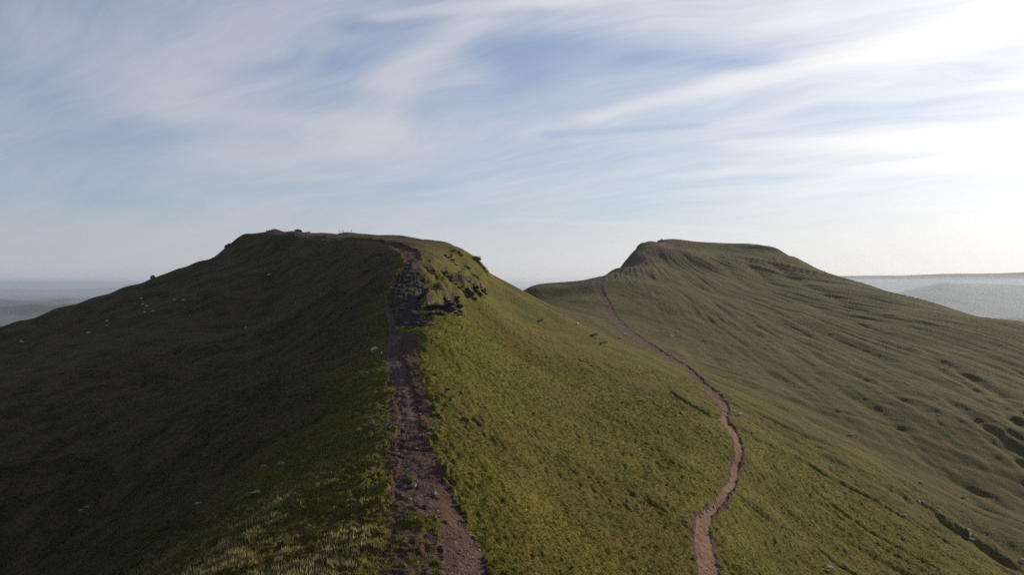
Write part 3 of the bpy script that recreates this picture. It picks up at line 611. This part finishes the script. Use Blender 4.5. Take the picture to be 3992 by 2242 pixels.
BOULD = [ # photo column, row, (length, depth, height), turn, label
 (1606,1888,(1.15,.9,.75),.2,'large grey boulder in the middle of the red dirt path with turf behind it'),
 (1692,1926,(.75,.5,.65),.9,'pale pointed rock leaning on a strip of turf at the right of the dirt path'),
 (1449,1656,(.75,.6,.8),.1,'squared grey block of stone standing on the grass left of the path end'),
 (1447,1667,(.35,.3,.25),.4,'small stone at the foot of the squared grey block'),
 (1464,1666,(.50,.35,.28),.5,'small pale stone just right of the squared grey block'),
 (1506,1648,(.75,.5,.4),.3,'grey stone in the grass between the squared block and the path'),
 (1520,1655,(.5,.4,.3),1.0,'half buried stone near the grey stones left of the path end'),
 (1563,1660,(1.05,.6,.5),.15,'long pale rock below the left corner of the pitched stone path'),
 (1545,1668,(.8,.5,.4),.6,'dark low rock touching the long pale rock below the stone path'),
 (1514,1684,(.8,.6,.45),.2,'dark rock on a hump of turf left of the dirt path'),
 (1636,1691,(.9,.5,.45),-.1,'flat pale rock casting a long shadow at the right edge of the dirt path'),
 (1667,1684,(.95,.55,.45),.35,'grey rock in the middle of the row of three on the right of the path'),
 (1685,1675,(.75,.5,.5),.1,'highest rock in the row of three on the right edge of the path'),
 (1478,1731,(.75,.55,.5),.5,'brown rock half sunk in grass left of the dirt path'),
 (1545,1768,(.95,.5,.45),.0,'low slab by a tuft at the left edge of the dirt path'),
 (1686,1765,(.8,.5,.4),.2,'low slab in the grass just right of the dirt path below the drain'),
 (1637,1612,(.85,.6,.55),.1,'mossy stone right of the lower end of the stone path'),
 (1355,1960,(.6,.45,.35),.4,'dark stone alone in the pale tussocks left of the path'),
 (1710,1618,(1.2,.7,.4),.3,'grassy flat slab on the right slope near the end of the stone path'),
 (1705,1636,(.9,.5,.4),.2,'slab just below the grassy flat slab on the right slope'),
 (1700,2005,(1.4,.4,.28),.05,'thin slab lying across the dirt path beside the lower drain'),
 (1600,1938,(.5,.4,.2),.3,'small flat stone pressed into the dirt path below the large boulder'),
 (1100,1806,(1.3,.8,.6),.4,'bluish boulder in shadow on the dark left slope'),
 (1028,1820,(1.2,.7,.4),.5,'flat stone just left of the bluish boulder on the dark slope'),
 (990,1928,(1.5,.9,.5),.6,'broad slab low on the dark left slope'),
 (770,1964,(1.2,.7,.4),.5,'thin slab on the dark slope left of the broad slab'),
 (338,1979,(1.6,1.,.6),.5,'largest stone of the short line far down the left slope'),
 (312,1990,(1.2,.8,.5),.3,'smaller stone at the lower end of the short line on the left slope'),
 (2040,1902,(.55,.4,.35),.4,'small brown stone alone on the green right slope'),
 (1870,1905,(.5,.4,.4),.2,'round dark stone on the green slope right of the large boulder'),
 (3526,2108,(1.3,.7,.5),-.4,'long grey stone in the grass low on the right hillside'),
 (3742,2078,(1.3,.8,.5),-.4,'grey boulder in the gully beside the resting sheep at lower right'),
 (595,1094,(2.6,1.8,2.3),.3,'pointed rock standing on the skyline of the left slope'),
 (1163,909,(4.5,2.5,1.9),.2,'dark block of rock on the flat summit right of the mound'),
 (1860,1018,(4.2,3.0,1.8),.1,'rocky knob jutting from the right skyline of the near summit'),
 (1893,1058,(3.5,2.5,1.5),.3,'rock on the right skyline below the knob'),
 (2478,966,(9.,6.,6.),.2,'rock step on the left skyline of the far summit'),
 (1197,910,(4.,2.5,1.1),.1,'low flat rock on the summit next to the dark block'),
]
for k, (px, py, s, rz, lab) in enumerate(BOULD):
    bm = bmesh.new(); hull_into(bm, (0, 0, 0), (1, s[1]/s[0], s[2]/s[0]), 100+k, 1.0, 0, 18); rough_up(bm, .035, 2)
    o = finish('boulder', bm, M_BOULD); o.scale = (s[0],)*3; o.rotation_euler = (random.uniform(-.15, .15), random.uniform(-.15, .15), rz)
    o.location = on_ground(px, py)+Vector((0, 0, s[2]*(-.12 if px in (1860, 1893, 2478) else .22))); tag(o, lab, 'boulder', 'boulders lying on the hill')
for k, (px, py) in enumerate([(2778,1982), (2764,1994), (2790,1968), (2748,2003), (2737,2011), (2800,1948)]):
    bm = bmesh.new(); hull_into(bm, (0, 0, 0), (1, .5, .4), 260+k, 1.0, 0, 18); rough_up(bm, .035, 2); o = finish('boulder', bm, M_BOULD); q = .7+.12*(k % 3); o.scale = (q, q, q)
    o.rotation_euler = (.3, -.2, .9+.3*k); o.location = on_ground(px-6, py)+Vector((0, 0, .12)); tag(o, 'pale slab in the loose row of stones on the left bank of the tan path', 'boulder', 'row of pale slabs on the left bank of the far path')
# long dark slabs on the sunny flank and outcrops of bedded sandstone
LONG = [(2309,1310,(5.6,1.0,1.1),-.62,'dark straight slab like a log on the sunny slope among sheep'), (2344,1342,(6.0,.7,.6),-.55,'thin pale slab below the dark one on the sunny slope'),
        (1887,1134,(3.2,.9,2.4),-.9,'pale tilted slab at the right end of the rocky band'), (2105,1252,(3.4,.9,.8),-.6,'small pale slab high on the sunny flank')]
for k, (px, py, s, rz, lab) in enumerate(LONG):
    bm = bmesh.new(); hull_into(bm, (0, 0, 0), s, 300+k, .9, 0, 22); rough_up(bm, .05, 1); o = finish('rock_slab', bm, M_BOULD); o.rotation_euler = (0, random.uniform(-.1, .1)-.25, rz)
    o.location = on_ground(px, py)+Vector((0, 0, .25)); tag(o, lab, 'rock slab', 'slabs of rock on the sunny slope')
M_TURF = mat('turf', lambda t, b, p, out: (t.put(b.inputs['Base Color'], t.mix(t.step(t.noise(p, 1.5, 4, .6), .35, .65), (.05, .07, .012), (.12, .12, .022))), bump(t, b, t.noise(p, 3, 5, .7), .3, .9)))
OUTC = [ # column, row, width, height, blocks, label
 (1700,1205,7,3.2,8,'overhanging dark rock band at the foot of the crag beside the bright grass'), (1748,1197,8,3.4,8,'long shadowed overhang in the lower rock band right of the crag'),
 (1778,1190,4.5,3.0,6,'dark rocky nose ending the lower overhang'), (1828,1152,5,4.0,7,'big black rock face under a grassy brow at mid flank'),
 (1852,1140,4.5,4.6,7,'tallest dark rock face in the upper rock band'), (1872,1125,5,3.4,7,'rounded dark rocks at the right end of the upper band'),
 (1800,1135,5,1.8,5,'low rock step above the big black face'), (1762,1108,5,2.0,5,'broken rock step halfway along the grassy shoulder'),
 (1735,1085,5.5,2.0,5,'rocks in the diagonal line below the summit shoulder'), (1690,1068,5,2.2,5,'rocks beside the top of the crag on the grassy shoulder'),
 (1660,1045,3.5,1.6,4,'dark rocks at the right lip of the crag path'), (1785,990,6,2.4,6,'dark outcrop just under the skyline on the right shoulder'),
 (1748,1004,5,2.2,5,'small outcrop left of the dark one under the skyline'), (1818,1048,3,2.2,4,'lone round dark outcrop in the middle of the shoulder'),
 (1690,1228,4,1.8,5,'tumbled rocks just below the dark overhang by the crag'), (1785,1212,4,1.3,4,'small dark rocks on the bright grass below the overhang'),
 (881,966,3.0,3.0,7,'undercut rocky edge jutting from the left end of the summit'), (900,955,2.5,1.6,5,'rocks on the upper left rim of the near summit'),
 (1655,1160,4.5,2.0,5,'jutting ledge of rock pointing right from the middle of the crag'), (1650,1130,4.0,1.6,5,'thin rock ledge above the pointing ledge of the crag'),
]
for k, (px, py, w, h, nb, lab) in enumerate(OUTC):
    rd = random.Random(500+k); c = on_ground(px, py); bm = bmesh.new(); x0, y0 = c.x, c.y
    gx_ = (ground(x0+1.5, y0)-ground(x0-1.5, y0))/3; ux = Vector((1, 0, gx_)).normalized()
    lv = max(3, int(h*.85/.42))
    for li in range(lv):                                          # thin beds, one above the other, some jutting out
        span = w*(1-.45*abs(li/(lv-1)-.35)); u = -span/2
        while u < span/2:
            L = rd.uniform(1.0, 2.8); u += L*.8
            if rd.random() < .07: continue
            pos = ux*(u-L*.4)+Vector((0, rd.uniform(.35, .75)*(1+li*.25), -h*.32+li*.42))
            hull_into(bm, pos, (L*1.25, rd.uniform(1.2, 2.0), rd.uniform(.50, .80)), 900+k*60+li*9+int(u*3) % 9, .9, rd.uniform(-.25, .25), 22, rd.uniform(-.06, .06))
    from mathutils import noise as mn
    bmesh.ops.triangulate(bm, faces=bm.faces[:]); bmesh.ops.subdivide_edges(bm, edges=bm.edges[:], cuts=1, use_grid_fill=True)
    for v in bm.verts: v.co += Vector((mn.noise(v.co*1.7), mn.noise(v.co*1.7+Vector((9, 0, 0))), mn.noise(v.co*2.9)))*.10
    ob = finish('rock_outcrop', bm, M_ROCK); ob.location = c; tag(ob, lab, 'rock outcrop', 'outcrops of bedded sandstone')

# ------------------------------------------------------------------ cairns on the two tops
def cairn(px, py, rad, hgt, n, lab, pillar=0):
    c = on_ground(px, py); root = bpy.data.objects.new('cairn', None); C.objects.link(root); root.location = c; tag(root, lab, 'cairn', 'mounds of stones on the summits')
    bm = bmesh.new(); rd = random.Random(int(px)); S = 40; rings = []
    for i in range(9):
        t = i/8; row = []
        for j in range(S):
            a = 2*math.pi*j/S; rr_ = rad*(1-t)*(1+.10*math.sin(3*a+1)+.06*rd.random())
            x, y = rr_*math.cos(a), rr_*math.sin(a); zb = ground(c.x+x, c.y+y)-c.z-.3
            row.append(bm.verts.new((x, y, zb*(1-t)+hgt*(t**.85)*1.0+rd.uniform(-.12, .12)*(0 < t))))
        rings.append(row)
    for i in range(8):
        for j in range(S): bm.faces.new((rings[i][j], rings[i][(j+1) % S], rings[i+1][(j+1) % S], rings[i+1][j]))
    finish('mound', bm, M_SOIL, root)
    bm = bmesh.new()
    for q in range(n):
        a = rd.uniform(0, 6.28); t = math.sqrt(rd.random())*.95; s = rd.uniform(.35, .9)
        hull_into(bm, (rad*t*math.cos(a), rad*t*math.sin(a), hgt*((1-t)**.85)+.05), (s, s*.8, s*.5), q+int(px), 1.0, a, 9)
    st = finish('stones', bm, M_BOULD, root); st['kind'] = 'stuff'
    if pillar:
        bm = bmesh.new(); bmesh.ops.create_cone(bm, cap_ends=True, segments=4, radius1=.55, radius2=.38, depth=pillar, matrix=Matrix.Translation((0, 0, hgt+pillar/2-.1))); bmesh.ops.bevel(bm, geom=bm.edges[:], offset=.04, segments=2)
        finish('pillar', bm, M_BOULD, root)
cairn(1071, 907, 5.4, 1.75, 120, 'low wide mound of stones on the near flat summit')
cairn(2579, 939, 8.5, 2.0, 90, 'mound with a small pillar on the far summit', 1.5)

# ------------------------------------------------------------------ sheep
def skin_mesh(name, chains, lvl=2):
    """chains: lists of (x, y, z, rx[, ry]); the first point of a later chain may be an index into the verts"""
    vs, es, rs = [], [], []
    for ch in chains:
        prev = None
        for q in ch:
            if isinstance(q, int): prev = q; continue
            vs.append(q[:3]); rs.append((q[3], q[4] if len(q) > 4 else q[3])); i = len(vs)-1
            if prev is not None: es.append((prev, i))
            prev = i
    me = bpy.data.meshes.new(name+'_cage'); me.from_pydata(vs, es, []); o = bpy.data.objects.new(name+'_cage', me); C.objects.link(o)
    md = o.modifiers.new('skin', 'SKIN'); md.use_smooth_shade = True
    for i, r in enumerate(rs): me.skin_vertices[0].data[i].radius = r
    me.skin_vertices[0].data[0].use_root = True
    sb = o.modifiers.new('sub', 'SUBSURF'); sb.levels = lvl; sb.render_levels = lvl
    dg = bpy.context.evaluated_depsgraph_get(); r = bpy.data.meshes.new_from_object(o.evaluated_get(dg)); r.name = name
    bpy.data.objects.remove(o); bpy.data.meshes.remove(me)
    for f in r.polygons: f.use_smooth = True
    return r
M_WOOL = mat('wool', lambda t, b, p, out: (t.put(b.inputs['Base Color'], t.mix(t.step(t.noise(p, 9, 4, .6), .35, .65), (.36, .33, .28), (.56, .52, .46))), bump(t, b, t.noise(p, 22, 4, .7), .03, .8)))
M_FACE = flat_mat('sheep_skin', (.42, .37, .33), .8, (.30, .26, .23), 12)
def sheep_meshes(kind):
    if kind == 'graze': nk = [(.52, 0, .62, .13), (.66, 0, .46, .10), (.76, 0, .30, .075), (.82, 0, .17, .055), (.85, 0, .09, .035)]
    elif kind == 'lie': nk = [(.50, 0, .62, .14), (.60, 0, .80, .10), (.70, 0, .88, .085), (.80, 0, .84, .065), (.88, 0, .80, .04)]
    else: nk = [(.50, 0, .74, .14), (.60, 0, .90, .10), (.68, 0, .98, .09), (.79, 0, .93, .065), (.87, 0, .89, .04)]
    body = [(-.50, 0, .62, .14, .16), (-.30, 0, .62, .20, .22), (0, 0, .60, .21, .24), (.30, 0, .61, .20, .23)]
    legs = []
    for sx, root in ((-.38, 1), (.30, 3)):
        for sy in (-1, 1):
            y = sy*.13
            if sx < 0: legs.append([root, (sx-.02, y, .46, .085), (sx+.05, y, .36, .055), (sx-.07, y, .24, .035), (sx-.04, y, .08, .026), (sx-.02, y, .02, .035)])
            else: legs.append([root, (sx, y, .44, .075), (sx-.01, y, .28, .042), (sx+.02, y, .16, .030), (sx+.01, y, .03, .034)])
    hd = 4+2
    ears = [[hd, (nk[2][0]-.04, s*.10, nk[2][2]+.05, .03), (nk[2][0]-.05, s*.17, nk[2][2]+.05, .018)] for s in (-1, 1)]
    m = skin_mesh('body', [body+nk]+legs+ears); m.materials.append(M_FACE)
    w = skin_mesh('fleece', [[(-.60, 0, .60, .13), (-.50, 0, .63, .22, .25), (-.25, 0, .64, .27, .30), (.08, 0, .63, .28, .31), (.34, 0, .64, .25, .28), (.50, 0, nk[0][2]+.01, .17, .19), (nk[1][0]-.02, 0, nk[1][2]+.02, .12, .12)],
                             [0, (-.68, 0, .48, .05), (-.69, 0, .36, .035)]])
    for v in w.vertices:
        c = v.co; c += Vector((mn.noise(c*7), mn.noise(c*7+Vector((3, 0, 0))), mn.noise(c*7+Vector((0, 5, 0)))))*.035
    w.materials.append(M_WOOL)
    return m, w
SM = {k: sheep_meshes(k) for k in ('graze', 'stand', 'lie')}
SHEEP = [ # column, row, pose, heading (deg, 0 = to the right, 90 = away), size, label
 (1462,1370,'graze',0,1.12,'ewe grazing on the dark slope just left of the stone path'), (1487,1379,'stand',-80,.66,'white lamb facing the camera beside the ewe near the stone path'),
 (553,1163,'lie',10,.95,'highest white sheep on the dark left slope'), (557,1190,'graze',200,.9,'sheep grazing just below the highest one on the dark left slope'),
 (573,1196,'graze',190,.9,'sheep just right of the one grazing below the highest'), (563,1222,'stand',-90,.9,'sheep seen end on in the lower pair of the left slope group'),
 (597,1217,'graze',20,.9,'right sheep of the lower pair in the left slope group'), (681,1172,'graze',190,.95,'left sheep of the pair near the top right of the dark slope'),
 (716,1173,'graze',10,.95,'right sheep of the pair near the top right of the dark slope'), (418,1258,'graze',185,1.0,'grey sheep grazing midway down the left slope'),
 (417,1272,'lie',180,.7,'small sheep lying just below the grey one midway down the left slope'), (346,1303,'lie',170,1.05,'lone sheep resting below and left of the grey one'),
 (84,1337,'graze',0,1.15,'sheep farthest left on the dark slope near the picture edge'), (958,1276,'lie',-60,.95,'lone round sheep in shadow in the middle of the dark slope'),
 (1050,1072,'lie',0,1.1,'pale sheep high in the shadow under the near summit'),
 (2200,1237,'graze',-20,1.2,'sheep highest on the crest of the sunny near flank'), (2255,1242,'stand',90,1.0,'sheep seen from behind beyond the crest of the sunny flank'),
 (2289,1253,'graze',150,1.0,'sheep by a bright grass streak beyond the crest of the sunny flank'), (2251,1266,'stand',60,1.25,'large woolly sheep on the crest below the one seen from behind'),
 (2354,1277,'stand',80,1.1,'lone sheep halfway between the flank crest and the red path'), (2425,1261,'graze',180,1.2,'sheep right of the red path below its upper bend'),
 (2433,1305,'lie',30,1.15,'sheep touching the left edge of the red path'), (2414,1320,'lie',0,1.0,'yellowish sheep of a pair left of the red path'),
 (2421,1323,'graze',-30,1.0,'greyish sheep beside the yellowish one left of the red path'), (2321,1318,'lie',0,.8,'small sheep at the lower end of the dark slab'),
 (2364,1339,'graze',-35,1.1,'sheep walking downhill right of the thin pale slab'), (2133,1191,'lie',0,1.0,'faint sheep on the skyline edge of the sunny flank'),
 (2146,1197,'lie',20,.9,'faint sheep just below the other on the flank edge'), (2580,1374,'graze',10,1.1,'sheep grazing right beside the thin middle of the red path'),
 (2643,1298,'stand',70,1.3,'sheep at the head of the long dark gully'), (2615,1312,'stand',100,1.2,'left sheep of the pair in the peaty hollow'),
 (2622,1315,'graze',40,1.2,'right sheep of the pair in the peaty hollow'), (2648,1327,'graze',0,1.2,'sheep below the gully head on the far hill'),
 (2773,1294,'lie',180,1.3,'sheep lying on the narrow track across the far hill'), (2849,1286,'stand',0,1.0,'sheep by a dark hollow above the narrow track'),
 (2968,1301,'graze',0,1.3,'sheep farthest along the narrow track on the far hill'), (2616,1387,'lie',0,.9,'small sheep above the dark bank of the red path'),
 (2766,1177,'stand',40,1.4,'white sheep high on the face of the far hill'), (2723,1166,'stand',90,1.1,'tiny sheep just left of the white one high on the far hill'),
 (2504,1565,'stand',-20,.75,'lamb on the sunny slope beside a bigger sheep'), (2531,1561,'graze',-12,1.2,'big sheep casting a dark shadow on the sunny slope next to a lamb'),
 (2860,1609,'graze',20,1.05,'sheep grazing alone just right of the red path narrows'), (2881,1626,'graze',200,1.15,'front sheep of the close pair right of the red path'),
 (2888,1622,'graze',15,1.15,'rear sheep of the close pair right of the red path'), (3236,2238,'graze',5,1.25,'biggest white sheep at the bottom edge right of the path'),
 (3528,2012,'lie',0,1.15,'white sheep lying alone low on the right hillside'), (3585,1950,'lie',80,1.2,'larger sheep of the pair by the head of the small gully'),
 (3601,1957,'lie',0,.85,'smaller sheep of the pair by the head of the small gully'), (3592,1886,'lie',0,1.0,'sheep beside a dark scrape above the small gully'),
 (3763,1938,'graze',180,1.0,'faint sheep alone between two gullies at lower right'), (3776,2071,'lie',90,1.2,'uppermost of three sheep resting together beside the gully'),
 (3785,2082,'lie',60,1.2,'middle one of three sheep resting together beside the gully'), (3790,2092,'lie',-30,1.25,'lowest of three sheep resting together beside the gully'),
 (3319,1694,'lie',0,1.1,'sheep above the pale grass streak on the right hillside'), (3660,1622,'lie',0,1.0,'faint sheep high among the broad gullies on the right'),
 (3988,2196,'graze',180,1.2,'sheep half cut off by the right picture edge'),
]
for px, py, pose, hd, s, lab in SHEEP:
    root = bpy.data.objects.new('lamb' if 'lamb on' in lab or 'white lamb' in lab else 'sheep', None); C.objects.link(root)
    x, y = cast(px, py); g = ground(x, y); h = R(hd); L = .4*s
    zf = ground(x+L*math.cos(h), y+L*math.sin(h)); zb = ground(x-L*math.cos(h), y-L*math.sin(h)); pitch = -math.atan2(zf-zb, 2*L)*.8
    root.location = (x, y, (zf+zb)/2-.03-(.28*s if pose == 'lie' else 0)); root.rotation_euler = (0, pitch, h); root.scale = (s, s, s)
    tag(root, lab, 'lamb' if root.name.startswith('lamb') else 'sheep', 'sheep scattered over the hillsides')
    for nm, me in zip(('body', 'fleece'), SM[pose]):
        o = bpy.data.objects.new(nm, me); C.objects.link(o); o.parent = root

# ------------------------------------------------------------------ walkers on the summit
def walker(px, py, face, stride, jacket, trousers, lab, seated=False):
    root = bpy.data.objects.new('person', None); C.objects.link(root); root.location = on_ground(px, py); root.rotation_euler = (0, 0, R(face)); tag(root, lab, 'person', 'walkers on the near summit')
    st = stride; hip = .92
    body = skin_mesh('body', [[(0, 0, hip, .12, .15), (.01, 0, 1.12, .11, .13), (.04, 0, 1.36, .12, .17), (.06, 0, 1.50, .055), (.09, 0, 1.58, .075), (.10, 0, 1.68, .088), (.10, 0, 1.75, .06)],
        [0, (.04+st*.2, -.10, .88, .09), (.06+st*.5, -.10, .50, .06), (st*.6-.02, -.10, .10, .04), (st*.6+.12, -.10, .04, .04)],
        [0, (.04-st*.2, .10, .88, .09), (.04-st*.35, .10, .50, .06), (-st*.8, .10, .12, .04), (-st*.8+.12, .10, .04, .04)],
        [2, (.04, -.19, 1.40, .055), (.02-st*.2, -.25, 1.14, .042), (.12-st*.2, -.24, .92, .03), (.15-st*.2, -.23, .82, .026)],
        [2, (.04, .19, 1.40, .055), (.02+st*.2, .25, 1.14, .042), (.14+st*.2, .24, .95, .03), (.18+st*.2, .23, .86, .026)]])
    body.materials.append(flat_mat('skin', (.45, .28, .20), .7)); o = bpy.data.objects.new('body', body); C.objects.link(o); o.parent = root
    jk = skin_mesh('jacket', [[(0, 0, .88, .15, .18), (.01, 0, 1.10, .145, .17), (.04, 0, 1.36, .15, .20), (.055, 0, 1.47, .08, .09)],
        [2, (.04, -.20, 1.40, .075), (.02-st*.2, -.26, 1.14, .06), (.12-st*.2, -.25, .93, .045)], [2, (.04, .20, 1.40, .075), (.02+st*.2, .26, 1.14, .06), (.14+st*.2, .25, .96, .045)]])
    tr = skin_mesh('trousers', [[(0, 0, .93, .13, .16), (0, 0, .86, .12, .15)], [1, (.04+st*.2, -.10, .80, .11), (.06+st*.5, -.10, .50, .08), (st*.6-.02, -.10, .12, .06)], [1, (.04-st*.2, .10, .80, .11), (.04-st*.35, .10, .50, .08), (-st*.8, .10, .14, .06)]])
    hr = skin_mesh('hair', [[(.07, 0, 1.66, .09), (.085, 0, 1.74, .085), (.10, 0, 1.79, .05)]], 2)
    bp = skin_mesh('backpack', [[(-.20, 0, 1.02, .10, .14), (-.20, 0, 1.22, .12, .16), (-.17, 0, 1.42, .09, .12)]], 2)
    for nm, me, c in (('jacket', jk, jacket), ('trousers', tr, trousers), ('hair', hr, (.03, .02, .015)), ('backpack', bp, (.03, .03, .035))):
        me.materials.append(flat_mat(nm+'_cloth', c, .85)); o = bpy.data.objects.new(nm, me); C.objects.link(o); o.parent = root
walker(1325, 911, 170, .25, (.03, .04, .08), (.02, .02, .025), 'leftmost walker in dark clothes striding along the summit skyline')
walker(1337, 912, 185, .20, (.06, .02, .02), (.03, .03, .03), 'second walker close behind the leftmost one on the summit skyline')
walker(1370, 914, 10, .05, (.02, .03, .03), (.02, .02, .03), 'walker standing apart from the pair on the summit skyline')

# ------------------------------------------------------------------ the air
def haze():
    bm = bmesh.new(); bmesh.ops.create_cube(bm, size=1)
    top = CZ+95; bot = -760.0
    for v in bm.verts: v.co = Vector((v.co.x*260000, v.co.y*260000, bot if v.co.z < 0 else top))
    me = bpy.data.meshes.new('haze'); bm.to_mesh(me); bm.free(); o = bpy.data.objects.new('haze', me); C.objects.link(o)
    m = bpy.data.materials.new('hazy_air'); m.use_nodes = True; t = NT(m.node_tree); t.N.clear(); out = t.n('ShaderNodeOutputMaterial')
    v = t.n('ShaderNodeVolumePrincipled'); v.inputs['Color'].default_value = (.54, .61, .76, 1); v.inputs['Density'].default_value = HAZE_D; v.inputs['Anisotropy'].default_value = .38
    t.L.new(v.outputs[0], out.inputs['Volume']); me.materials.append(m); tag(o, kind='stuff')
HAZE_D = 3.8e-5
haze()
